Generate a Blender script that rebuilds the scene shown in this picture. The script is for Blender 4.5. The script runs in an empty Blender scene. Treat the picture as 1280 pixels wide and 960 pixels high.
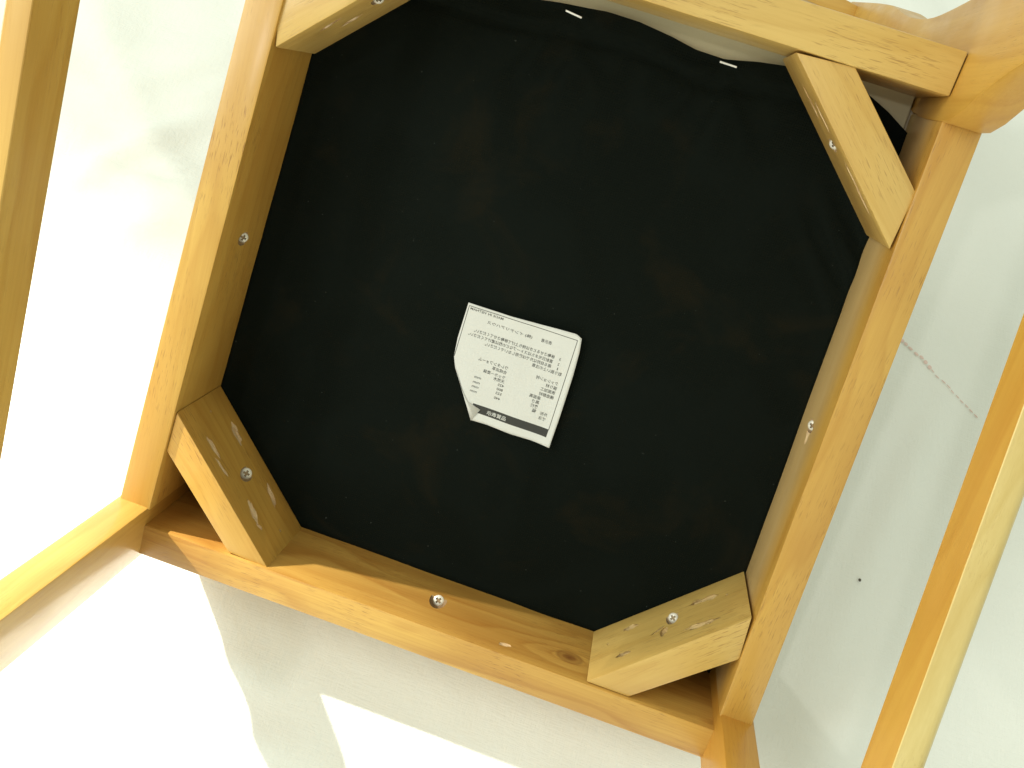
import bpy, bmesh, math, random
from mathutils import Vector, Matrix, noise
random.seed(7)
scene = bpy.context.scene
col = scene.collection

# ------------------------------------------------------------------ frame of reference
# The chair is described in its own coordinates: x to the right, y towards its front,
# z from the seat down along the legs (the underside of the seat rails is z = 0).
PHI = math.atan(0.88)                       # the upturned chair leans on its backrest
ROOT = Matrix.Translation((0, 0, 0.258 / math.hypot(1, .88))) @ Matrix.Rotation(PHI, 4, 'X')
def V(x, y, z): return Vector((x, -y, z))
def WORLD(x, y, z): return ROOT @ V(x, y, z)

# ------------------------------------------------------------------ camera
cam_d = bpy.data.cameras.new('camera'); cam = bpy.data.objects.new('camera', cam_d); col.objects.link(cam)
cam_d.sensor_width = 36; cam_d.lens = 33.755; cam_d.clip_start = .02; cam_d.clip_end = 200
Rc = Matrix(((0.94427272, -0.29130812, -0.15325997), (0.32339377, 0.9078246, 0.26696623), (0.06136374, -0.30165225, 0.95144123)))
F = Matrix(((1, 0, 0), (0, -1, 0), (0, 0, 1)))
cam.matrix_world = ROOT @ Matrix.Translation(V(0.0374399, -0.1336898, 0.48993218)) @ (F @ Rc @ F).transposed().to_4x4()
scene.camera = cam

# ------------------------------------------------------------------ light of the room
world = bpy.data.worlds.new('World'); scene.world = world; world.use_nodes = True
bg = world.node_tree.nodes['Background']
bg.inputs[0].default_value = (0.93, 1.0, 0.83, 1); bg.inputs[1].default_value = 0.76
def dirv(x, y, z): return (ROOT.to_3x3() @ V(x, y, z)).normalized()
def lamp(name, typ, loc, target, energy, color):
    d = bpy.data.lights.new(name, typ); d.energy = energy; d.color = color
    o = bpy.data.objects.new(name, d); col.objects.link(o)
    o.location = loc; o.rotation_euler = (Vector(target) - Vector(loc)).to_track_quat('-Z', 'Y').to_euler()
    return o
c0 = WORLD(0, 0, -.05)
win = lamp('window_light', 'AREA', c0 + dirv(-.68, -.30, .67) * 2.3, c0, 31, (.97, 1.0, .93))
win.data.shape = 'RECTANGLE'; win.data.size = 1.3; win.data.size_y = 1.3
room = lamp('room_light', 'AREA', WORLD(.31 - .363 * 3.9, .07 - .131 * 3.9, -.19 + 3.9), c0, 13, (1.0, 1.0, .92))
room.data.shape = 'DISK'; room.data.size = .11
# low sunbeam through the window: its right edge crosses the front rail
s = Vector((-.785, -.591, .186)); e = Vector((.0315, 0, .0286)); n = s.cross(e).normalized()
AL = math.radians(9); src = Vector((-.0225, .18, 0)) + s.normalized() * 12; tgt = src - s.normalized() * math.cos(AL) * 12 + n * math.sin(AL) * 12
sun = lamp('sunbeam', 'SPOT', WORLD(*src), WORLD(*tgt), 19000, (1.0, .97, .88))
sun.data.spot_size = 2 * AL; sun.data.spot_blend = .02; sun.data.shadow_soft_size = .12

vs = scene.view_settings
scene.display_settings.display_device = 'sRGB'
vs.view_transform = 'Standard'; vs.look = 'None'; vs.gamma = 1; vs.exposure = .08; vs.use_curve_mapping = False

# ------------------------------------------------------------------ materials
class NT:
    def __init__(s, name):
        s.m = bpy.data.materials.new(name); s.m.use_nodes = True; s.t = s.m.node_tree; s.n = s.t.nodes
        s.b = s.n['Principled BSDF']
    def new(s, typ, **k):
        x = s.n.new(typ)
        for a, v in k.items():
            if a.startswith('i_'):
                key = a[2:]; key = int(key) if key.isdigit() else key
                x.inputs[key].default_value = v
            else: setattr(x, a, v)
        return x
    def l(s, a, b): s.t.links.new(a, b)
    def ramp(s, fac, stops):
        r = s.new('ShaderNodeValToRGB'); s.l(fac, r.inputs[0])
        while len(r.color_ramp.elements) < len(stops): r.color_ramp.elements.new(.5)
        for el, (p, c) in zip(r.color_ramp.elements, stops):
            el.position = p; el.color = (c if hasattr(c, '__len__') else (c, c, c)) + (1,) if hasattr(c, '__len__') else (c, c, c, 1)
        return r.outputs[0]
    def mix(s, fac, a, b, mode='MIX'):
        x = s.new('ShaderNodeMix', data_type='RGBA', blend_type=mode)
        for sock, v in ((x.inputs[0], fac), (x.inputs[6], a), (x.inputs[7], b)):
            if hasattr(v, 'is_linked'): s.l(v, sock)
            elif hasattr(v, '__len__'): sock.default_value = tuple(v) + (1,)
            else: sock.default_value = v
        return x.outputs[2]
    def mapping(s, vec, scale, loc=(0, 0, 0)):
        m = s.new('ShaderNodeMapping'); m.inputs['Scale'].default_value = scale; m.inputs['Location'].default_value = loc
        s.l(vec, m.inputs[0]); return m.outputs[0]
    def noise(s, vec, scale=1, detail=4, rough=.55, dist=0):
        x = s.new('ShaderNodeTexNoise'); x.inputs['Scale'].default_value = scale; x.inputs['Detail'].default_value = detail
        x.inputs['Roughness'].default_value = rough; x.inputs['Distortion'].default_value = dist
        s.l(vec, x.inputs['Vector']); return x.outputs[0]
    def math(s, op, a, b=None, c=None):
        x = s.new('ShaderNodeMath', operation=op)
        for i, v in enumerate((a, b, c)):
            if v is None: continue
            if hasattr(v, 'is_linked'): s.l(v, x.inputs[i])
            else: x.inputs[i].default_value = v
        return x.outputs[0]

def wood(name, light, dark, pore, knot=None, raw=False, ring=1.0, bare=None, porous=.75, coat=.30):
    t = NT(name); b = t.b
    a = t.new('ShaderNodeAttribute', attribute_name='grain').outputs['Vector']
    vec = a
    kd = None
    if knot:
        d = t.new('ShaderNodeVectorMath', operation='SUBTRACT'); t.l(a, d.inputs[0]); d.inputs[1].default_value = knot
        ds = t.mapping(d.outputs[0], (34, 85, 85)); dc = t.mapping(d.outputs[0], (95, 130, 130))
        lc = t.new('ShaderNodeVectorMath', operation='LENGTH'); t.l(dc, lc.inputs[0])
        ln = t.new('ShaderNodeVectorMath', operation='LENGTH'); t.l(ds, ln.inputs[0]); kd = ln.outputs['Value']
    # growth rings: a slow coordinate across the grain, bent by noise along it
    lo = t.noise(t.mapping(vec, (5, 26, 26)), 1, 2, .5)
    lo2 = t.noise(t.mapping(vec, (2.2, 55, 55)), 1, 3, .6)
    sep = t.new('ShaderNodeSeparateXYZ'); t.l(vec, sep.inputs[0])
    q = t.math('MULTIPLY_ADD', sep.outputs[1], 70 * ring, t.math('MULTIPLY', sep.outputs[2], 42 * ring))
    q = t.math('ADD', q, t.math('MULTIPLY', lo, 5.0))
    if kd is not None:
        fall = t.math('DIVIDE', 2.6, t.math('ADD', kd, .55)); q = t.math('ADD', q, fall)
    w = t.math('FRACT', q)
    rings = t.ramp(w, ((0, 0.0), (.55, .35), (.86, 1.0), (1, 0.0)))
    fine = t.noise(t.mapping(vec, (11, 620, 620)), 1, 4, .65)
    pores = t.noise(t.mapping(vec, (120, 1700, 1700)), 1, 2, .5)
    pz = t.noise(t.mapping(vec, (16, 30, 30), (1, 5, 2)), 1, 2, .5)
    pm = t.ramp(pores, ((.57, 0.0), (.68, 1.0)))
    pm = t.math('MULTIPLY', pm, t.ramp(pz, ((.42, 0.0), (.62, 1.0))))
    f = t.math('ADD', t.math('MULTIPLY', rings, .42), t.math('MULTIPLY', t.ramp(lo2, ((.25, 0.0), (.75, 1.0))), .42))
    f = t.math('ADD', f, t.math('MULTIPLY', t.ramp(fine, ((.28, 0.0), (.72, 1.0))), .40))
    f = t.math('SUBTRACT', f, .16)
    c = t.mix(f, light, dark)
    c = t.mix(t.math('MULTIPLY', pm, porous), c, pore)
    blot = t.noise(t.mapping(vec, (9, 16, 16), (3, 1, 7)), 1, 2, .5)
    c = t.mix(t.ramp(blot, ((.40, 0.0), (.72, .5))), c, (dark[0] * .85, dark[1] * .72, dark[2] * .6))
    if kd is not None:
        k1 = t.ramp(t.math('MULTIPLY', lc.outputs['Value'], .5), ((.0, .9), (.14, .7), (.26, .35), (.36, .5), (.46, 0.0)))
        c = t.mix(k1, c, (.16, .055, .015))
    if bare:   # thin lacquer away from the finished edge
        edge = t.math('ADD', sep.outputs[1], t.math('MULTIPLY', t.math('SUBTRACT', lo, .5), .012))
        c = t.mix(t.ramp(t.math('MULTIPLY', edge, -20), ((.22, 0.0), (.62, .8))), c, bare)
    oi = t.new('ShaderNodeObjectInfo')
    c = t.mix(1.0, c, oi.outputs['Color'], 'MULTIPLY')
    t.l(c, b.inputs['Base Color'])
    if raw:
        b.inputs['Roughness'].default_value = .8
    else:
        rg = t.noise(t.mapping(vec, (25, 60, 60)), 1, 3, .6)
        t.l(t.ramp(rg, ((.3, .30), (.7, .46))), b.inputs['Roughness'])
        b.inputs['Coat Weight'].default_value = coat; b.inputs['Coat Roughness'].default_value = .22 if coat < .6 else .12
    bump = t.new('ShaderNodeBump'); bump.inputs['Strength'].default_value = .25; bump.inputs['Distance'].default_value = .0004
    h = t.math('ADD', t.math('MULTIPLY', fine, .5 if not raw else 2), t.math('MULTIPLY', pm, -.8))
    t.l(h, bump.inputs['Height']); t.l(bump.outputs[0], b.inputs['Normal'])
    return t.m

HONEY_L, HONEY_D, PORE = (.62, .405, .100), (.49, .275, .052), (.24, .115, .025)
M_wood = wood('honey_wood', HONEY_L, HONEY_D, PORE)
M_pale = wood('pale_honey_wood', (.65, .46, .150), (.53, .34, .090), (.28, .15, .04))
M_knot = wood('knotty_honey_wood', (.62, .405, .105), (.36, .165, .028), PORE, knot=(.088, .0, -.0215), ring=.75)
M_bare = wood('bare_sided_honey_wood', HONEY_L, HONEY_D, PORE, bare=(.70, .54, .27))
M_leg = wood('smooth_honey_wood', HONEY_L, HONEY_D, PORE, porous=.25, coat=.10)
M_gloss = wood('glossy_honey_wood', HONEY_L, HONEY_D, PORE, porous=.2, coat=1.0)
M_amber = wood('amber_by_light_wood', (.64, .37, .070), (.54, .27, .040), PORE, porous=.15)  # inner-face amber comes from light and viewing angle, painted as wood colour
M_lit_sap = wood('lit_sapwood', (.72, .57, .235), (.60, .44, .14), (.42, .25, .09), porous=.25)  # sap tone with the paleness of the lit faces painted in
M_hole = wood('gouged_wood', (.58, .43, .21), (.44, .29, .11), (.25, .14, .05), raw=True)
M_raw = wood('raw_wood', (.74, .60, .40), (.60, .44, .25), (.34, .2, .1), raw=True)

def plain(name, colr, rough=.5, metal=0.0):
    t = NT(name); t.b.inputs['Base Color'].default_value = tuple(colr) + (1,)
    t.b.inputs['Roughness'].default_value = rough; t.b.inputs['Metallic'].default_value = metal
    return t
def metal(name, colr, rough, m):
    t = plain(name, colr, rough, m); co = t.new('ShaderNodeTexCoord').outputs['Object']
    n_ = t.noise(co, 900, 3); t.l(t.ramp(n_, ((.3, rough - .1), (.7, rough + .15))), t.b.inputs['Roughness'])
    return t.m
M_steel = metal('zinc_screw_metal', (.74, .70, .60), .45, .35)
M_slot = plain('dark_recess', (.03, .028, .025), .7).m
M_staple = metal('staple_metal', (.86, .86, .85), .4, .35)

def cloth_black():
    t = NT('black_nonwoven_fabric'); b = t.b
    co = t.new('ShaderNodeTexCoord').outputs['Object']
    big = t.noise(co, 9, 3, .6); stain = t.noise(t.mapping(co, (17, 17, 17), (.3, 2, 0)), 1, 4, .65, .6)
    c = t.mix(big, (.0018, .0034, .0021), (.0036, .0054, .0032))
    c = t.mix(t.ramp(stain, ((.54, 0.0), (.74, .75))), c, (.015, .0105, .0035))
    # dimples of the bonded web
    m = t.mapping(co, (720, 720, 720))
    vo = t.new('ShaderNodeTexVoronoi'); vo.inputs['Scale'].default_value = 1; vo.inputs['Randomness'].default_value = .18
    t.l(m, vo.inputs['Vector'])
    d = t.ramp(vo.outputs['Distance'], ((.15, 0.0), (.5, 1.0)))
    fib = t.noise(co, 1500, 2)
    c = t.mix(t.math('MULTIPLY', d, .5), c, (.0050, .0075, .0060))
    lint = t.noise(co, 420, 1, .5); c = t.mix(t.ramp(lint, ((.80, 0.0), (.83, .4))), c, (.10, .11, .10))
    t.l(c, b.inputs['Base Color']); b.inputs['Roughness'].default_value = .85
    b.inputs['Specular IOR Level'].default_value = .08
    bp = t.new('ShaderNodeBump'); bp.inputs['Strength'].default_value = .5; bp.inputs['Distance'].default_value = .0004
    t.l(t.math('ADD', d, t.math('MULTIPLY', fib, .6)), bp.inputs['Height']); t.l(bp.outputs[0], b.inputs['Normal'])
    return t.m
M_black = cloth_black()

def weave(name, c1, c2, scale, rough, bump, crease=0):
    t = NT(name); b = t.b
    co = t.new('ShaderNodeTexCoord').outputs['Object']
    n1 = t.noise(co, 7, 4, .6); n2 = t.noise(t.mapping(co, (scale, scale * .12, scale)), 1, 2); n3 = t.noise(t.mapping(co, (scale * .12, scale, scale)), 1, 2)
    c = t.mix(n1, c1, c2)
    t.l(c, b.inputs['Base Color']); b.inputs['Roughness'].default_value = rough
    b.inputs['Specular IOR Level'].default_value = .25
    bp = t.new('ShaderNodeBump'); bp.inputs['Strength'].default_value = bump; bp.inputs['Distance'].default_value = .0006
    t.l(t.math('ADD', n2, n3), bp.inputs['Height'])
    if crease:
        cr = t.noise(co, 26, 5, .6, .4)
        b2 = t.new('ShaderNodeBump'); b2.inputs['Strength'].default_value = crease; b2.inputs['Distance'].default_value = .004
        t.l(cr, b2.inputs['Height']); t.l(b2.outputs[0], bp.inputs['Normal'])
    t.l(bp.outputs[0], b.inputs['Normal'])
    return t.m
M_sheet = weave('white_cotton', (.82, .825, .785), (.775, .785, .74), 900, .9, .35, .35)
M_board = weave('greige_lining', (.60, .54, .38), (.52, .47, .32), 500, .85, .3)
M_uphol = weave('beige_upholstery', (.55, .47, .36), (.48, .41, .31), 700, .6, .3)
M_label = weave('label_paper', (.68, .68, .655), (.63, .63, .60), 1600, .75, .25)
M_ink = plain('label_ink', (.075, .075, .068), .7).m
M_band = weave('label_black_band', (.040, .040, .037), (.065, .065, .06), 3500, .8, .2)
M_pink = plain('pink_thread', (.74, .56, .51), .9).m
M_pocket = wood('bored_wood', (.40, .30, .18), (.28, .19, .10), (.15, .08, .03), raw=True)
M_floor = wood('floor_wood', (.42, .27, .14), (.30, .17, .08), (.15, .08, .03))
M_crumb = plain('crumb', (.10, .085, .07), .9).m

# ------------------------------------------------------------------ helpers
def link(name, me, parent=None, mats=()):
    o = bpy.data.objects.new(name, me); col.objects.link(o)
    for m in mats: me.materials.append(m)
    if parent is not None: o.parent = parent
    return o
def thing(name, label, cat):
    o = bpy.data.objects.new(name, None); col.objects.link(o); o.empty_display_size = .05
    o['label'] = label; o['category'] = cat
    return o
def smooth(me, ang=35):
    for p_ in me.polygons: p_.use_smooth = True
    me.set_sharp_from_angle(angle=math.radians(ang))
    if len(me.materials) > 1:                # the rim of a cut stays a hard edge
        side = {}
        for p_ in me.polygons:
            for k in p_.edge_keys: side.setdefault(k, set()).add(p_.material_index)
        sh = me.attributes.get('sharp_edge') or me.attributes.new('sharp_edge', 'BOOLEAN', 'EDGE')
        for e_ in me.edges:
            if len(side.get(e_.key, ())) > 1: sh.data[e_.index].value = True
def set_grain(me, origin, ax, off):
    """grain coordinates: x along the piece, y/z across it (metres), plus an offset per piece"""
    ax = [V(*a).normalized() for a in ax]; o = V(*origin)
    at = me.attributes.new('grain', 'FLOAT_VECTOR', 'POINT')
    for i, v in enumerate(me.vertices):
        d = v.co - o
        at.data[i].vector = Vector((d.dot(ax[0]), d.dot(ax[1]), d.dot(ax[2]))) + Vector(off)
def roff(): return (random.uniform(-9, 9), random.uniform(-3, 3), random.uniform(-3, 3))

def solid(rings, bevel=.0012, seg=2):
    """closed solid lofted through rings of chair-coordinate points, its long edges bevelled"""
    bm = bmesh.new(); L = [[bm.verts.new(V(*p)) for p in r] for r in rings]
    nn = len(rings[0])
    for a, b_ in zip(L, L[1:]):
        for i in range(nn): bm.faces.new((a[i], a[(i + 1) % nn], b_[(i + 1) % nn], b_[i]))
    bm.faces.new(L[0][::-1]); bm.faces.new(L[-1])
    bmesh.ops.recalc_face_normals(bm, faces=bm.faces)
    if bevel:
        es = [e_ for e_ in bm.edges if len(e_.link_faces) == 2 and e_.calc_face_angle(0) > math.radians(40)]
        bmesh.ops.bevel(bm, geom=es, offset=bevel, segments=seg, profile=.6, affect='EDGES')
    me = bpy.data.meshes.new('m'); bm.to_mesh(me); bm.free(); return me

def cut(me, cutters):
    """real cavities: boolean difference with each cutter mesh (cutter faces keep their own material)"""
    tmp = bpy.data.objects.new('tmp', me); col.objects.link(tmp); extra = []
    for cm in cutters:
        c = bpy.data.objects.new('tmp_c', cm); col.objects.link(c); extra.append(c)
        md = tmp.modifiers.new('b', 'BOOLEAN'); md.operation = 'DIFFERENCE'; md.object = c; md.solver = 'MANIFOLD'; md.material_mode = 'TRANSFER'
    dg = bpy.context.evaluated_depsgraph_get(); ev = tmp.evaluated_get(dg)
    out = bpy.data.meshes.new_from_object(ev, preserve_all_data_layers=True, depsgraph=dg)
    for c in extra + [tmp]: bpy.data.objects.remove(c, do_unlink=True)
    return out
def ellipsoid(center, ax, radii, mat, seg=20, jit=0):
    bm = bmesh.new(); bmesh.ops.create_uvsphere(bm, u_segments=seg, v_segments=10, radius=1)
    ax = [V(*a).normalized() for a in ax]; c = V(*center); ph = random.uniform(0, 9)
    for v in bm.verts:
        k = 1 + jit * noise.noise(v.co * 1.7 + Vector((ph, 0, 0)))
        p_ = v.co * k; v.co = c + ax[0] * p_.x * radii[0] + ax[1] * p_.y * radii[1] + ax[2] * p_.z * radii[2]
    if bm.calc_volume(signed=True) < 0: bmesh.ops.reverse_faces(bm, faces=bm.faces)
    me = bpy.data.meshes.new('c'); bm.to_mesh(me); bm.free(); me.materials.append(mat)
    return me
def tube(c, d, r0, r1, depth, mat, seg=24):
    """short cone frustum from c along d"""
    d = V(*d).normalized(); c = V(*c); u = d.orthogonal().normalized(); w = d.cross(u)
    bm = bmesh.new(); A, B = [], []
    for i in range(seg):
        t = 2 * math.pi * i / seg; k = u * math.cos(t) + w * math.sin(t)
        A.append(bm.verts.new(c + k * r0)); B.append(bm.verts.new(c + d * depth + k * r1))
    for i in range(seg): bm.faces.new((A[i], A[(i + 1) % seg], B[(i + 1) % seg], B[i]))
    bm.faces.new(A[::-1]); bm.faces.new(B); bmesh.ops.recalc_face_normals(bm, faces=bm.faces)
    me = bpy.data.meshes.new('c'); bm.to_mesh(me); bm.free(); me.materials.append(mat); return me

def pocket(c, nrm, r=.0043):
    """slanted screw pocket bored from the open side: cutter, plus the screw's seat and axis"""
    nrm = Vector(nrm).normalized(); a = nrm * .55 + Vector((0, 0, .835)); c = Vector(c) - nrm * .0016
    return tube(c, a, r, r, .03, M_pocket), c, a
def screw(parent, c, nrm, r=.0031, spin=.3):
    """countersunk cross-head screw: domed head with a cut cross recess"""
    nv = V(*nrm).normalized(); c = V(*c); u = nv.orthogonal().normalized(); w = nv.cross(u)
    u, w = u * math.cos(spin) + w * math.sin(spin), w * math.cos(spin) - u * math.sin(spin)
    bm = bmesh.new(); seg = 28; rings = []
    for rr, hh in ((.55, -.003), (1, -.0004), (1, 0), (.9, .00030), (.6, .00055), (.25, .0007)):
        rings.append([bm.verts.new(c + (u * math.cos(6.28318 * i / seg) + w * math.sin(6.28318 * i / seg)) * r * rr + nv * hh) for i in range(seg)])
    for a, b_ in zip(rings, rings[1:]):
        for i in range(seg): bm.faces.new((a[i], a[(i + 1) % seg], b_[(i + 1) % seg], b_[i]))
    bm.faces.new(rings[0][::-1]); bm.faces.new(rings[-1]); bmesh.ops.recalc_face_normals(bm, faces=bm.faces)
    me = bpy.data.meshes.new('s'); bm.to_mesh(me); bm.free(); me.materials.append(M_steel)
    cs = []
    for a, b_ in ((u, w), (w, u)):
        bm = bmesh.new(); vv = []
        for sz in (-1, 1):
            for sx, sy in ((-1, -1), (1, -1), (1, 1), (-1, 1)):
                k = 1 if sz > 0 else .55
                vv.append(bm.verts.new(c + a * sx * r * .66 * k + b_ * sy * r * .19 + nv * (.0012 if sz > 0 else -.0012)))
        for f in ((3, 2, 1, 0), (4, 5, 6, 7), (0, 1, 5, 4), (1, 2, 6, 5), (2, 3, 7, 6), (3, 0, 4, 7)): bm.faces.new([vv[i] for i in f])
        bmesh.ops.recalc_face_normals(bm, faces=bm.faces)
        m2 = bpy.data.meshes.new('c'); bm.to_mesh(m2); bm.free(); m2.materials.append(M_slot); cs.append(m2)
    out = cut(me, cs); smooth(out, 40)
    o = bpy.data.objects.new('screw', out); col.objects.link(o); o.parent = parent
    return o

# ------------------------------------------------------------------ setting: floor and sheet
def sheet_h(x, y):
    """height of the wrinkled sheet over the floor plane (world metres)"""
    p_ = Vector((x, y, 0))
    h = .006 * noise.fractal(p_ * 2.3 + Vector((4, 1, 0)), 1.0, 2.0, 3)
    r1 = noise.noise(Vector((x * 3.2 + y * 5.5, -x * 1.2 + y * 1.1, 3.3)))
    h += .006 * max(0, 1 - abs(r1) * 3.2) ** 2
    r2 = noise.noise(Vector((x * 9 - y * 3.0, x * 2 + y * 6.5, 8.1)))
    h += .0035 * max(0, 1 - abs(r2) * 3.0) ** 2
    h += .0016 * noise.noise(p_ * 21) + .0030 * max(0, 1 - abs(noise.noise(Vector((x * 5.5 + y * 3, y * 6.5 - x * 2, 12.7)))) * 4) ** 2
    for (ax, ay, bx, by, wd, hh) in FOLDS:
        dx, dy = bx - ax, by - ay; L2 = dx * dx + dy * dy
        t = max(0, min(1, ((x - ax) * dx + (y - ay) * dy) / L2))
        d = math.hypot(x - ax - t * dx, y - ay - t * dy)
        h += hh * math.exp(-(d / wd) ** 2) * math.sin(math.pi * (.1 + .8 * t))
    # the seat presses its patch of the sheet flat
    k = min(1, max(0, (math.hypot(x / .26, (y - FLAT) / .20) - .8) / .5))
    return .002 + (h - .004) * k
FLAT = (WORLD(0, .12, -.11)).y
def wp(x, y, z): p_ = WORLD(x, y, z); return p_.x, p_.y
FOLDS = []
for a, b_, wd, hh in (((-.3988, .0585, -.2065), (-.3127, -.0278, -.2825), .012, .010), ((-.38, .0375, -.225), (-.2931, .0346, -.2276), .007, .007),
                      ((-.36, .1, -.17), (-.27, .02, -.24), .02, .005), ((-.42, .0, -.258), (-.30, -.09, -.337), .015, .005),
                      ((.31, -.01, -.267), (.245, .20, -.082), .010, .006), ((.25, .24, -.05), (.30, .16, -.117), .02, .010), ((-.135, .270, -.02), (-.085, .262, -.027), .012, .011), ((-.12, .30, .01), (-.05, .29, .0), .012, .009), ((-.03, .262, -.027), (.05, .285, -.007), .014, .009), ((-.04, .30, .005), (.02, .305, .01), .012, .008),
                      ((-.39, .075, -.19), (-.30, .06, -.205), .007, .005), ((-.36, -.02, -.276), (-.29, -.06, -.311), .010, .006)):
    FOLDS.append((*wp(*a), *wp(*b_), wd, hh))
bm = bmesh.new(); NX = 230; G = []
def warp(t, c, half):   # denser in the middle
    return c + half * (.40 * t + .60 * t ** 3)
for j in range(NX + 1):
    row = []
    for i in range(NX + 1):
        x = warp(2 * i / NX - 1, 0, 1.5); y = warp(2 * j / NX - 1, -.05, 1.5)
        row.append(bm.verts.new((x, y, sheet_h(x, y))))
    G.append(row)
for j in range(NX):
    for i in range(NX): bm.faces.new((G[j][i], G[j][i + 1], G[j + 1][i + 1], G[j + 1][i]))
me = bpy.data.meshes.new('sheet'); bm.to_mesh(me); bm.free(); smooth(me, 80)
sheet = link('white_sheet', me, None, [M_sheet])
sheet['label'] = 'wrinkled white cotton sheet spread out beneath the upturned chair'; sheet['category'] = 'sheet'
md = sheet.modifiers.new('thickness', 'SOLIDIFY'); md.thickness = .0008; md.offset = -1

# pink stitched line: separate stitches following the sheet
pk = [(.2671, -.0266, -.2814), (.2743, -.0231, -.2783), (.2793, -.0212, -.2767), (.2883, -.0177, -.2736), (.299, -.012, -.2686), (.3129, -.0057, -.263), (.337, .0061, -.2526)]
pw = [Vector((*wp(*q), 0)) for q in pk]
bm = bmesh.new()
def stitch(a, b_, wd, h):
    d = (b_ - a).normalized(); nn = Vector((-d.y, d.x, 0)); L = []
    for t in (0, .33, .67, 1):
        c = a.lerp(b_, t); k = wd * (.6 if t in (0, 1) else 1)
        for sg in (-1, 0, 1):
            p_ = c + nn * k * sg; L.append(bm.verts.new((p_.x, p_.y, sheet_h(p_.x, p_.y) + .0009 + (h if sg == 0 else 0))))
    for i in range(3):
        for j in range(2): bm.faces.new((L[i * 3 + j], L[i * 3 + j + 1], L[i * 3 + j + 4], L[i * 3 + j + 3]))
tot = 0
for a, b_ in zip(pw, pw[1:]):
    n_ = max(1, int((b_ - a).length / .0042))
    for i in range(n_):
        p0, p1 = a.lerp(b_, i / n_), a.lerp(b_, (i + .72) / n_)
        jit = Vector((random.uniform(-.0006, .0006), random.uniform(-.0006, .0006), 0)); early = tot < 7; tot += 1
        stitch(p0 + jit, p1 + jit, random.uniform(.0010, .0017) if early else random.uniform(.0004, .0006), .0003)
me = bpy.data.meshes.new('stitch'); bm.to_mesh(me); bm.free()
o = link('pink_stitching', me, sheet, [M_pink])
sw = Vector((*wp(.2686, .124, -.1489), 0)); bm = bmesh.new(); bmesh.ops.create_icosphere(bm, subdivisions=2, radius=.0011)
for v in bm.verts:
    v.co *= 1 + .4 * noise.noise(v.co * 900); v.co.z *= .6; v.co += Vector((sw.x, sw.y, sheet_h(sw.x, sw.y) + .0013))
me = bpy.data.meshes.new('crumb'); bm.to_mesh(me); bm.free()
o = link('crumb', me, None, [M_crumb]); o['label'] = 'tiny dark crumb lying on the white sheet right of the chair'; o['category'] = 'crumb'

bm = bmesh.new(); bmesh.ops.create_grid(bm, x_segments=2, y_segments=2, size=6)
for v in bm.verts: v.co.z = -.03
me = bpy.data.meshes.new('floor'); bm.to_mesh(me); bm.free(); set_grain(me, (0, 0, 0), ((1, 0, 0), (0, 1, 0), (0, 0, 1)), (0, 0, 0))
o = link('floor', me, None, [M_floor]); o['kind'] = 'structure'

# ------------------------------------------------------------------ the chair
chair = thing('dining_chair', 'honey-coloured wooden dining chair tipped over to show its black seat underside', 'chair')
base = WORLD(0, 0, 0); chair.matrix_world = ROOT
W, WB, R = .39556, .35508, .0604           # outer width front / back, depth of the dust cover
SL = (W - WB) / 2 / .4
def xo(y): return W / 2 - SL * (.2 - y)     # outer face of a side rail
def part(name, me, origin, ax, mat=None, tint=(1, 1, 1), off=None, parent=None):
    if not me.materials: me.materials.append(mat or M_wood)
    set_grain(me, origin, ax, roff() if off is None else off); smooth(me, 30)
    o = bpy.data.objects.new(name, me); col.objects.link(o); o.parent = parent or chair; o.color = (*tint, 1)
    return o
def withmat(me, m): me.materials.append(m); return me
ZT = -.0655
T = .0192
# --- side rails
def side_rail(sg, tint, mat):
    def ring(y):
        a, b_ = xo(y), xo(y) - T
        return [(sg * a, y, 0), (sg * b_, y, 0), (sg * b_, y, ZT), (sg * a, y, ZT)]
    me = withmat(solid([ring(-.172), ring(.170)]), mat)
    inw = (-sg, SL, 0)
    if sg < 0: c = (-.1685, .0017, -.0352)
    else: c = (.1687, -.0001, -.0381)
    pc, sc, sa = pocket(c, inw, .0041); cs = [pc]
    if sg > 0: cs.append(ellipsoid((.1686, .0045, -.0345), ((.0, 1, .3), (0, 0, 1), inw), (.0055, .0035, .0012), M_raw, jit=.5))
    me = cut(me, cs)
    o = part('seat_rail', me, (sg * .18, 0, 0), ((-SL * sg * -1, 1, 0), (0, 0, 1), (1, 0, 0)), tint=tint, off=(3.3 * sg, 0, 1.7))
    screw(o, sc, sa, .0030, .5)
    return o
railL = side_rail(-1, (1.0, .93, .82), M_wood)
railR = side_rail(1, (.94, .86, .76), M_bare)
# --- front rail
def rect(x, y0, y1, z0, z1): return [(x, y0, z0), (x, y1, z0), (x, y1, z1), (x, y0, z1)]
me = withmat(solid([rect(-.1785, .180, .200, 0, ZT), rect(.1785, .180, .200, 0, ZT)]), M_knot)
fs = (.0012, .180, -.0345)
pc, fc, fa = pocket(fs, (0, -1, 0), .0054); me = cut(me, [pc,
              ellipsoid((.0485, .180, -.0105), ((1, 0, -.2), (0, 0, 1), (0, 1, 0)), (.0035, .0018, .0008), M_raw, jit=.4)])
railF = part('seat_rail', me, (0, .18, 0), ((1, 0, 0), (0, 1, 0), (0, 0, 1)), off=(0, 0, 0), tint=(1.0, .95, .87))
screw(railF, fc, fa, .0034, .1)
# --- back rail
me = withmat(solid([rect(-.1585, -.200, -.1794, 0, -.056), rect(.1585, -.200, -.1794, 0, -.056)]), M_pale)
railB = part('seat_rail', me, (0, -.19, 0), ((1, 0, 0), (0, 1, 0), (0, 0, 1)), tint=(1.02, 1.0, .97))

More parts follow.
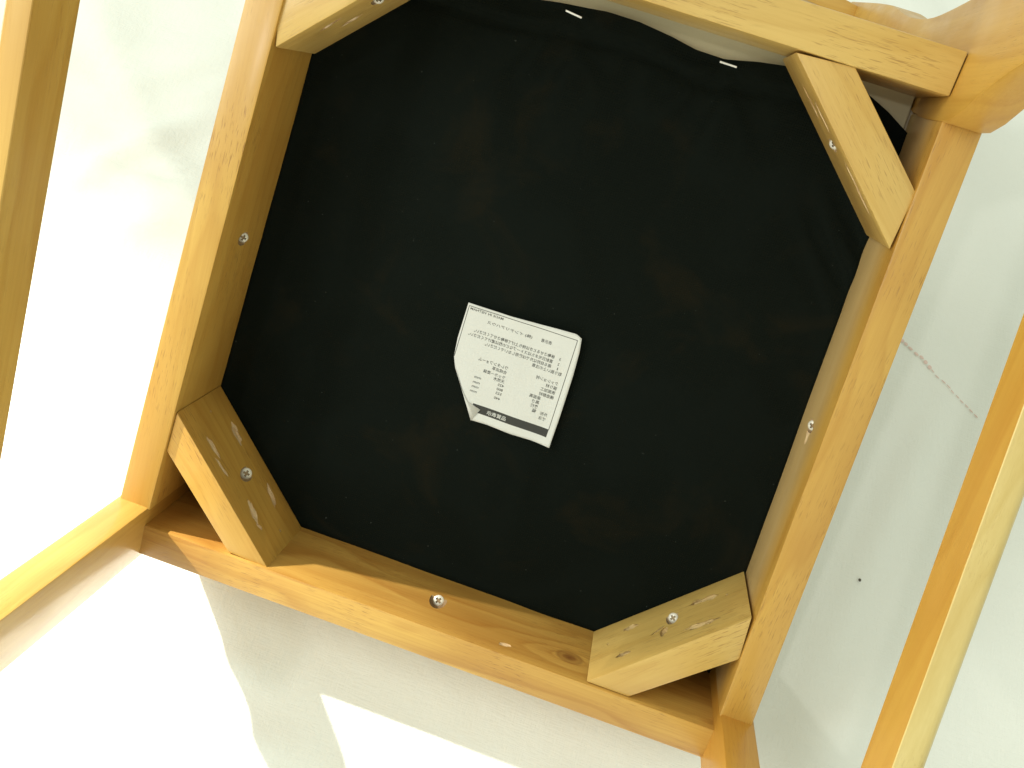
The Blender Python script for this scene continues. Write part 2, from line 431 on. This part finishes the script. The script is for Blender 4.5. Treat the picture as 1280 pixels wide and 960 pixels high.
# --- corner blocks (camera-side face a few mm under the rails, inner face towards the seat centre)
def block(quad, mat, tint, cuts, scr, gm=None, zb=-.0595):
    (ax_, ay_), (bx, by), (cx, cy), (dx, dy) = quad         # a,d on the inner face; b,c on the outer face
    z0 = -.0018
    bot = [(ax_, ay_, z0), (bx, by, z0), (cx, cy, z0), (dx, dy, z0)]
    me = withmat(solid([bot, [(x, y, zb) for x, y, _ in bot]], .0010), mat)
    along = Vector((dx - ax_, dy - ay_, 0)).normalized(); nrm = Vector((-along.y, along.x, 0))
    ctr = Vector(((ax_ + dx) / 2, (ay_ + dy) / 2, 0))
    if nrm.dot(ctr) > 0: nrm = -nrm
    cl = []
    for (x, y, z, ln, wd, dp, tilt) in cuts:
        a = along * math.cos(tilt) + Vector((0, 0, 1)) * math.sin(tilt); b_ = along * -math.sin(tilt) + Vector((0, 0, 1)) * math.cos(tilt)
        cl.append(ellipsoid((x, y, z), (a, b_, nrm), (ln, wd, dp), gm or M_raw, jit=.6))
    (x, y, z, r, sink, sp) = scr
    pc, sc, sa = pocket((x, y, z), nrm, r + .0010); cl.append(pc)
    me = cut(me, cl)
    o = part('corner_block', me, ctr, (along, (0, 0, 1), nrm), tint=tint)
    screw(o, sc, sa, r, sp)
    return o
dot = lambda x, y, z: (x, y, z, .0008, .0008, .0015, 0)
block(((-.1734, .1039), (-.1748, .1295), (-.1252, .1792), (-.0991, .1807)), M_wood, (1.0, .93, .84),
      [(-.1519, .1262, -.0469, .0075, .0030, .0011, .25), (-.1534, .1245, -.0165, .0085, .0024, .0010, -.1), (-.1445, .1338, -.0135, .006, .0014, .0007, -.1), (-.1207, .1583, -.0462, .0068, .0028, .0013, .3),
       (-.1210, .1577, -.0185, .0075, .0030, .0014, .35), (-.1148, .1645, -.0165, .0038, .0014, .0011, -.5), dot(-.1663, .1113, -.0339), dot(-.1067, .1729, -.0346)],
      (-.1355, .143, -.0362, .0035, .0002, .55))
block(((.1722, .1055), (.1752, .1325), (.1257, .1795), (.1000, .1794)), M_pale, (1.0, .99, .95),
      [(.1188, .1601, -.045, .0050, .0024, .0034, 0), (.1172, .1619, -.0448, .0022, .0020, .0050, 0), (.1165, .1626, -.0165, .0055, .0022, .0032, .0), (.1150, .1642, -.0168, .0020, .0020, .0050, 0),
       (.1531, .125, -.0432, .0098, .0024, .0016, .0), (.1500, .1285, -.0445, .0030, .0020, .0036, 0), (.1565, .1213, -.0420, .0028, .0022, .0030, 0), (.1515, .1267, -.0160, .0092, .0024, .0013, .0), (.1550, .1231, -.0150, .0026, .0022, .0026, 0),
       (.1345, .144, -.0245, .0045, .0026, .0026, 1.2), (.1320, .1466, -.0285, .0060, .0009, .0016, .5), dot(.1083, .1709, -.0356), dot(.1632, .1147, -.0385)],
      (.1384, .1401, -.0392, .0031, .0012, .2), M_hole)
block(((.0854, -.1781), (.1137, -.1797), (.1625, -.1345), (.1616, -.1056)), M_pale, (.98, .93, .87),
      [(.1035, -.1609, -.030, .0080, .0020, .0010, .1), (.1091, -.1555, -.0171, .0085, .0018, .0009, .1), (.1347, -.1312, -.0125, .0085, .0018, .0009, .1), (.1427, -.1236, -.0139, .0075, .0018, .0009, .1)],
      (.1214, -.1438, -.029, .0029, .0012, .4))
block(((-.1616, -.1066), (-.1655, -.1345), (-.1137, -.1797), (-.0854, -.1781)), M_pale, (1.04, 1.02, 1.0),
      [(-.1417, -.1256, -.0175, .0075, .0020, .0010, .2), (-.1370, -.1300, -.0325, .0070, .0022, .0010, .1)],
      (-.1223, -.1437, -.0274, .0030, .0010, .3))

# --- front legs: square section, slim taper towards the foot
def front_leg(sg, tint, mat):
    rings = []
    for z, k in ((-.0655, 1), (0, 1), (.13, 1), (.36, .80)):
        xi, xo_, yb, yf = .1777, .1977, .1682, .2030
        cx, cy = (xi + xo_) / 2, (yb + yf) / 2; hx, hy = (xo_ - xi) / 2 * k, (yf - yb) / 2 * k
        rings.append([(sg * (cx - hx), cy - hy, z), (sg * (cx + hx), cy - hy, z), (sg * (cx + hx), cy + hy, z), (sg * (cx - hx), cy + hy, z)])
    return part('front_leg', withmat(solid(rings, .0014), mat), (sg * .187, .185, 0), ((0, 0, 1), (1, 0, 0), (0, 1, 0)), tint=tint)
front_leg(-1, (1.0, .95, .88), M_gloss); front_leg(1, (.92, .76, .50), M_leg)
# --- back legs: one sawn piece, curving backwards both as leg and as backrest post
def curve(pts, z):
    z = max(pts[0][0], min(pts[-1][0], z))
    for (z0, y0), (z1, y1) in zip(pts, pts[1:]):
        if z0 <= z <= z1:
            i = pts.index((z0, y0)); pm = pts[max(0, i - 1)]; pn = pts[min(len(pts) - 1, i + 2)]
            t = (z - z0) / (z1 - z0); m0 = (y1 - pm[1]) / (z1 - pm[0]) * (z1 - z0); m1 = (pn[1] - y0) / (pn[0] - z0) * (z1 - z0)
            return (2 * t ** 3 - 3 * t * t + 1) * y0 + (t ** 3 - 2 * t * t + t) * m0 + (-2 * t ** 3 + 3 * t * t) * y1 + (t ** 3 - t * t) * m1
FR = [(-.452, -.248), (-.25, -.218), (-.13, -.190), (-.06, -.172), (0, -.168), (.0195, -.1700), (.0469, -.1815), (.0824, -.1915), (.18, -.212), (.36, -.240)]
BK = [(-.452, -.272), (-.25, -.2474), (-.17, -.2320), (-.11, -.2258), (-.056, -.2270), (-.02, -.2300), (.05, -.2405), (.18, -.2540), (.36, -.268)]
def back_leg(sg, tint):
    zs = [-.452 + .812 * i / 56 for i in range(57)]
    rings = []
    for z in zs:
        f_, b_ = curve(FR, z), curve(BK, z); xi = .1590 + (.004 if z > .2 else 0); xe = .1792
        rings.append([(sg * xi, f_, z), (sg * xe, f_, z), (sg * xe, b_, z), (sg * xi, b_, z)])
    return part('back_leg', withmat(solid(rings, .0016), M_leg), (sg * .169, -.2, 0), ((0, 0, 1), (1, 0, 0), (0, 1, 0)), tint=tint)
back_leg(-1, (1.0, .93, .84)); back_leg(1, (.97, .86, .66))
# --- side stretchers between the legs
def stretcher(p0, p1, wd, ht, sg, tint):
    a, b_ = Vector(p0), Vector(p1)
    prof = [(0, 0), (.0012, .0)] ; rings = []
    # profile: flat inner face and upper face, generously rounded outer edge
    P_ = [(0, -ht), (0, -.0003), (.0003, 0), (wd - .0042, 0), (wd - .0022, -.0006), (wd - .0008, -.0021), (wd, -.0046), (wd, -ht + .004), (wd - .001, -ht + .001), (wd - .004, -ht)]
    for t in (0, 1):
        c = a.lerp(b_, t); rings.append([(c.x + sg * u, c.y, c.z + w) for u, w in P_])
    me = solid(rings, 0); me.materials.append(M_leg if sg < 0 else M_amber)
    if sg > 0:                                  # lit upper and outer faces painted paler, part sap tone
        me.materials.append(M_lit_sap)
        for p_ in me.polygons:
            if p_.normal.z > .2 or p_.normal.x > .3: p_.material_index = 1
    return part('stretcher', me, a, ((b_ - a).normalized(), (0, 0, 1), (1, 0, 0)), tint=tint)
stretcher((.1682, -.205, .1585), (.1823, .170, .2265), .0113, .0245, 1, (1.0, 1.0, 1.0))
stretcher((-.1625, -.205, .190), (-.1712, .170, .190), .0113, .0250, -1, (1.0, .96, .92))
# --- backrest rails between the posts
for z, hw in ((-.425, .022),):
    rings = []
    for i in range(13):
        t = i / 12 * 2 - 1; x = t * .1595; yy = curve(FR, z) - .012 - .014 * (1 - t * t)
        rings.append([(x, yy + .007, z - hw), (x, yy + .007, z + hw), (x, yy - .007, z + hw), (x, yy - .007, z - hw)])
    part('backrest_rail', withmat(solid(rings, .002), M_wood), (0, -.25, z), ((1, 0, 0), (0, 0, 1), (0, 1, 0)), tint=(1, .94, .84))

# --- seat: lining board and upholstered pad
def pad(z0, z1, inset, bev, mat, name, yb=-.196, yf=.199):
    ring = lambda z: [(-xo(yb) + inset, yb, z), (xo(yb) - inset, yb, z), (xo(yf) - inset, yf, z), (-xo(yf) + inset, yf, z)]
    me = withmat(solid([ring(z0), ring(z1)], bev, 4), mat); smooth(me, 40)
    o = bpy.data.objects.new(name, me); col.objects.link(o); o.parent = chair; return o
pad(-.0642, -.0690, .0205, .0006, M_board, 'seat_board', -.185, .182)
cush = pad(-.0692, -.0990, .002, .012, M_uphol, 'seat_cushion', -.205, .200)
# --- black dust cover with its turned and stapled back edge
TOP = [(-.178, -.1600), (-.150, -.1625), (-.12, -.1660), (-.081, -.1685), (-.0537, -.1692), (-.0319, -.1722), (-.01, -.1744), (.008, -.1743), (.0267, -.1722), (.041, -.1697), (.0567, -.1694), (.0752, -.1733), (.0898, -.1755), (.1136, -.1764), (.1341, -.1742), (.1472, -.1689), (.1602, -.1619), (.178, -.152)]
def topy(x):
    for (a, ya), (b_, yb) in zip(TOP, TOP[1:]):
        if a <= x <= b_: return ya + (yb - ya) * (x - a) / (b_ - a)
    return TOP[0][1] if x < 0 else TOP[-1][1]
ST = [((-.0319, -.1687), (-.0225, -.1676)), ((.0551, -.1675), (.0645, -.1674))]
def cover_z(x, y):
    z = -R - .0006 + .0011 * noise.noise(Vector((x * 14, y * 14, 2))) + .0006 * noise.noise(Vector((x * 34, y * 30, 5)))
    d = y - topy(x)                             # distance from the turned edge
    wv = .0125 + .003 * noise.noise(Vector((x * 22, 0, 1)))
    hem = max(0, min(1, (wv - d) / .0025)); hem = hem * hem * (3 - 2 * hem)
    z += .0016 * hem - .0014 * math.exp(-((d - wv - .0030) / .003) ** 2)
    # soft ripples gathering at the staples
    for (a, b_) in ST:
        mx = (a[0] + b_[0]) / 2; my = (a[1] + b_[1]) / 2
        rr = math.hypot(x - mx, (y - my) * .6); z += -.0012 * math.exp(-(rr / .012) ** 2)
        ang = math.atan2(x - mx, y - my + 1e-6); z += .0010 * math.sin(ang * 5) * math.exp(-((rr - .022) / .018) ** 2)
    q = max(0, .050 - math.hypot(x - .165, y + .10)) / .05; z += .0016 * q * math.sin((x - y) * 260)
    edge = min(xo(y) - T - abs(x), .1800 - y) ; z += .0008 * math.exp(-max(0, edge) / .006)
    return z
bm = bmesh.new(); NU, NV = 120, 110; G = []
for i in range(NU + 1):
    u = i / NU; row = []
    for j in range(NV + 1):
        v = (j / NV) ** 1.4
        x0 = -.179 + .358 * u; y0 = topy(max(-.178, min(.178, x0 * .93))); y1 = .1808
        y = y0 + (y1 - y0) * v; xm = xo(y) - T + .0008; x = (2 * u - 1) * xm
        yt = topy(x); y = max(yt + (y1 - yt) * v, yt)
        row.append(bm.verts.new(V(x, y, cover_z(x, y))))
    G.append(row)
for i in range(NU):
    for j in range(NV): bm.faces.new((G[i][j], G[i + 1][j], G[i + 1][j + 1], G[i][j + 1]))
bmesh.ops.recalc_face_normals(bm, faces=bm.faces)
me = bpy.data.meshes.new('cover'); bm.to_mesh(me); bm.free(); smooth(me, 60)
cover = link('dust_cover', me, chair, [M_black]); cover['label'] = 'black non-woven fabric covering the seat underside'
md = cover.modifiers.new('thickness', 'SOLIDIFY'); md.thickness = .0006; md.offset = 0
for a, b_ in ST:
    A, B = Vector((*a, 0)), Vector((*b_, 0)); d = (B - A).normalized(); nn = Vector((-d.y, d.x, 0)); k = .0005
    zc = max(cover_z(*a), cover_z(*b_)) + .0009; rings = []
    L = (B - A).length
    for t, dz in ((0, -.004), (0, -.0004), (.06, .0003), (.94, .0003), (1, -.0004), (1, -.004)):
        c = A + d * L * t; up = t in (0, 1) and dz < -.001
        if dz < 0: rings.append([(c + nn * k + d * s1 * k).to_tuple()[:2] + (zc + dz,) for s1 in (-1, 1)] + [(c - nn * k + d * s1 * k).to_tuple()[:2] + (zc + dz,) for s1 in (1, -1)])
        else: rings.append([(c.x + nn.x * k, c.y + nn.y * k, zc + dz - k), (c.x + nn.x * k, c.y + nn.y * k, zc + dz + k), (c.x - nn.x * k, c.y - nn.y * k, zc + dz + k), (c.x - nn.x * k, c.y - nn.y * k, zc + dz - k)])
    crown = [[(p_.x + nn.x * s2 * k, p_.y + nn.y * s2 * k, zc + s3 * k) for s2, s3 in ((1, -1), (1, 1), (-1, 1), (-1, -1))] for p_ in (A, B)]
    o = link('staple', withmat(solid(crown, .0002), M_staple), cover)

# --- care label sewn on the dust cover
OUT_T = [(-.0371, .0010), (-.012, .0007), (.0082, -.0004), (.0193, -.0013), (.0293, -.0019), (.0330, -.0003)]
OUT_R = [(.0330, -.0003), (.0343, .0081), (.0352, .0231), (.0356, .0480), (.0355, .0705)]
OUT_B = [(-.0148, .0704), (-.0049, .0699), (.0107, .0705), (.0236, .0701), (.0355, .0705)]
OUT_L = [(-.0371, .0010), (-.0374, .0236), (-.0364, .0352), (-.0339, .0416), (-.0193, .0633), (-.0148, .0704)]
def along(poly, t):
    P_ = [Vector(q) for q in poly]; L = [(b_ - a).length for a, b_ in zip(P_, P_[1:])]; d = t * sum(L)
    for a, b_, l_ in zip(P_, P_[1:], L):
        if d <= l_ + 1e-9: return a.lerp(b_, min(1, d / l_))
        d -= l_
    return P_[-1]
def label_z(x, y):
    z = -R + .0019 + .0005 * noise.noise(Vector((x * 60, y * 45, 9)))
    z += .0010 * math.exp(-((x - .036) / .005) ** 2) + .0006 * math.exp(-((y + .001) / .004) ** 2) + .0006 * math.exp(-((y - .0705) / .004) ** 2)
    return z
bm = bmesh.new(); N = 40; G = []
for i in range(N + 1):
    u = i / N; row = []
    for j in range(N + 1):
        v = j / N
        t_, b_, l_, r_ = along(OUT_T, u), along(OUT_B, u), along(OUT_L, v), along(OUT_R, v)
        q = t_ * (1 - v) + b_ * v + l_ * (1 - u) + r_ * u - (Vector(OUT_T[0]) * (1 - u) * (1 - v) + Vector(OUT_T[-1]) * u * (1 - v) + Vector(OUT_B[0]) * (1 - u) * v + Vector(OUT_B[-1]) * u * v)
        row.append(bm.verts.new(V(q.x, q.y, label_z(q.x, q.y))))
    G.append(row)
for i in range(N):
    for j in range(N): bm.faces.new((G[i][j], G[i][j + 1], G[i + 1][j + 1], G[i + 1][j]))
# crease folded over at the trimmed corner
cr = [(-.0345, .0405), (-.0262, .0530), (-.0205, .0595), (-.0115, .0622), (-.0140, .0675), (-.0150, .0706), (-.0197, .0633)]
vs_ = [bm.verts.new(V(x, y, label_z(x, y) + .0006)) for x, y in cr]; bm.faces.new(vs_)
bmesh.ops.recalc_face_normals(bm, faces=bm.faces)
me = bpy.data.meshes.new('label'); bm.to_mesh(me); bm.free()
for p_ in me.polygons: p_.use_smooth = True
label = link('care_label', me, chair, [M_label]); label['label'] = 'white printed Japanese care label on the black cover'
md = label.modifiers.new('thickness', 'SOLIDIFY'); md.thickness = .00012; md.offset = -1

ROWS = [("幅", .0208, .0515, 0), ("奥行", .0212, .0487, 0), ("高さ", .0211, .0458, 0), ("座面高", .0211, .0430, 0), ("構造部材", .0285, .0401, 0), ("表面加工", .0284, .0370, 0),
    ("寸法", .0281, .0547, 0), ("外形", .0281, .0518, 0), ("440", -.0020, .0519, .0039), ("525", -.0019, .0487, .0039), ("800", -.0020, .0461, .0039), ("425", -.0021, .0433, .0039),
    ("天然木", -.0027, .0405, 0), ("ラッカー塗装", -.0029, .0379, 0), ("合成皮革", -.0029, .0346, 0), ("ウレタンフォーム", -.0031, .0317, 0),
    ("mm", -.0168, .0524, .0042), ("mm", -.0166, .0494, .0042), ("mm", -.0167, .0466, .0042), ("mm", -.0167, .0434, .0042),
    ("張り材", .0285, .0340, 0), ("クッション材", .0284, .0309, 0), ("取り扱い上の注意", .0285, .0247, 0), ("1", .0253, .0221, .0005), ("2", .0253, .0192, .001), ("3", .0253, .0160, .001),
    ("座る目的以外では使用しないでください。", .0211, .0218, .0416), ("直射日光またはストーブなどの熱は避けてください。", .0211, .0188, .053), ("移動させるときは持ち上げて移動させてください。", .0213, .0159, .0504),
    ("表示者", .0172, .0085, .0066), ("(株) インテリアハウス", .0051, .0089, .0281), ("MADE IN VIETNAM", -.0144, .0039, .0206), ("品質表示", .0050, .0625, .0122)]
dgx = None
bm = bmesh.new()
for (s_, x0, yc, wd) in ROWS:
    cu = bpy.data.curves.new('t', 'FONT'); cu.body = s_; cu.resolution_u = 2; cu.offset = .012
    to = bpy.data.objects.new('t', cu); col.objects.link(to)
    dg = bpy.context.evaluated_depsgraph_get(); tm = bpy.data.meshes.new_from_object(to.evaluated_get(dg))
    bpy.data.objects.remove(to, do_unlink=True)
    xs = [v.co.x for v in tm.vertices]; ys = [v.co.y for v in tm.vertices]
    if not xs: continue
    w0 = max(xs) - min(xs); h0 = max(ys) - min(ys)
    latin = s_.isascii(); size = .0016 if latin else .0023
    if s_ == "品質表示": size = .0027
    if s_ == "MADE IN VIETNAM": size = .0015
    if s_ == "mm": size = .0011
    if not wd: wd = len(s_) * .00232
    sx = wd / w0; sy = size / max(h0, .3); mx = min(xs); my = (max(ys) + min(ys)) / 2
    white = s_ == "品質表示"
    vm = []
    for v in tm.vertices:
        x = x0 - (v.co.x - mx) * sx; y = yc - (v.co.y - my) * sy
        vm.append(bm.verts.new(V(x, y, label_z(x, y) + (.00030 if white else .00018))))
    for p_ in tm.polygons:
        try: f = bm.faces.new([vm[i] for i in p_.vertices]); f.material_index = 2 if white else 0
        except ValueError: pass
def strip(a, b_, w, mi=0, n_=24, dz=.00014):
    A, B = Vector((*a, 0)), Vector((*b_, 0)); d = (B - A).normalized(); nn = Vector((-d.y, d.x, 0)) * w / 2; L = []
    m_ = 1 if w < .001 else 5
    for i in range(n_ + 1):
        c = A.lerp(B, i / n_); L.append([bm.verts.new(V(q.x, q.y, label_z(q.x, q.y) + dz)) for q in [c + nn * (2 * k / m_ - 1) for k in range(m_ + 1)]])
    for i in range(n_):
        for k in range(m_): f = bm.faces.new((L[i][k], L[i][k + 1], L[i + 1][k + 1], L[i + 1][k])); f.material_index = mi
strip((.0310, .0016), (-.0361, .0026), .00042); strip((.0310, .0016), (.0317, .0600), .00042); strip((-.0361, .0026), (-.0362, .0352), .00042)
strip((.0317, .0625), (-.0168, .0622), .0052, 1)
me = bpy.data.meshes.new('print'); bm.normal_update(); bm.to_mesh(me); bm.free()
for p_ in me.polygons:
    if p_.normal.z < 0: p_.flip()
link('printed_text', me, label, [M_ink, M_band, M_label])
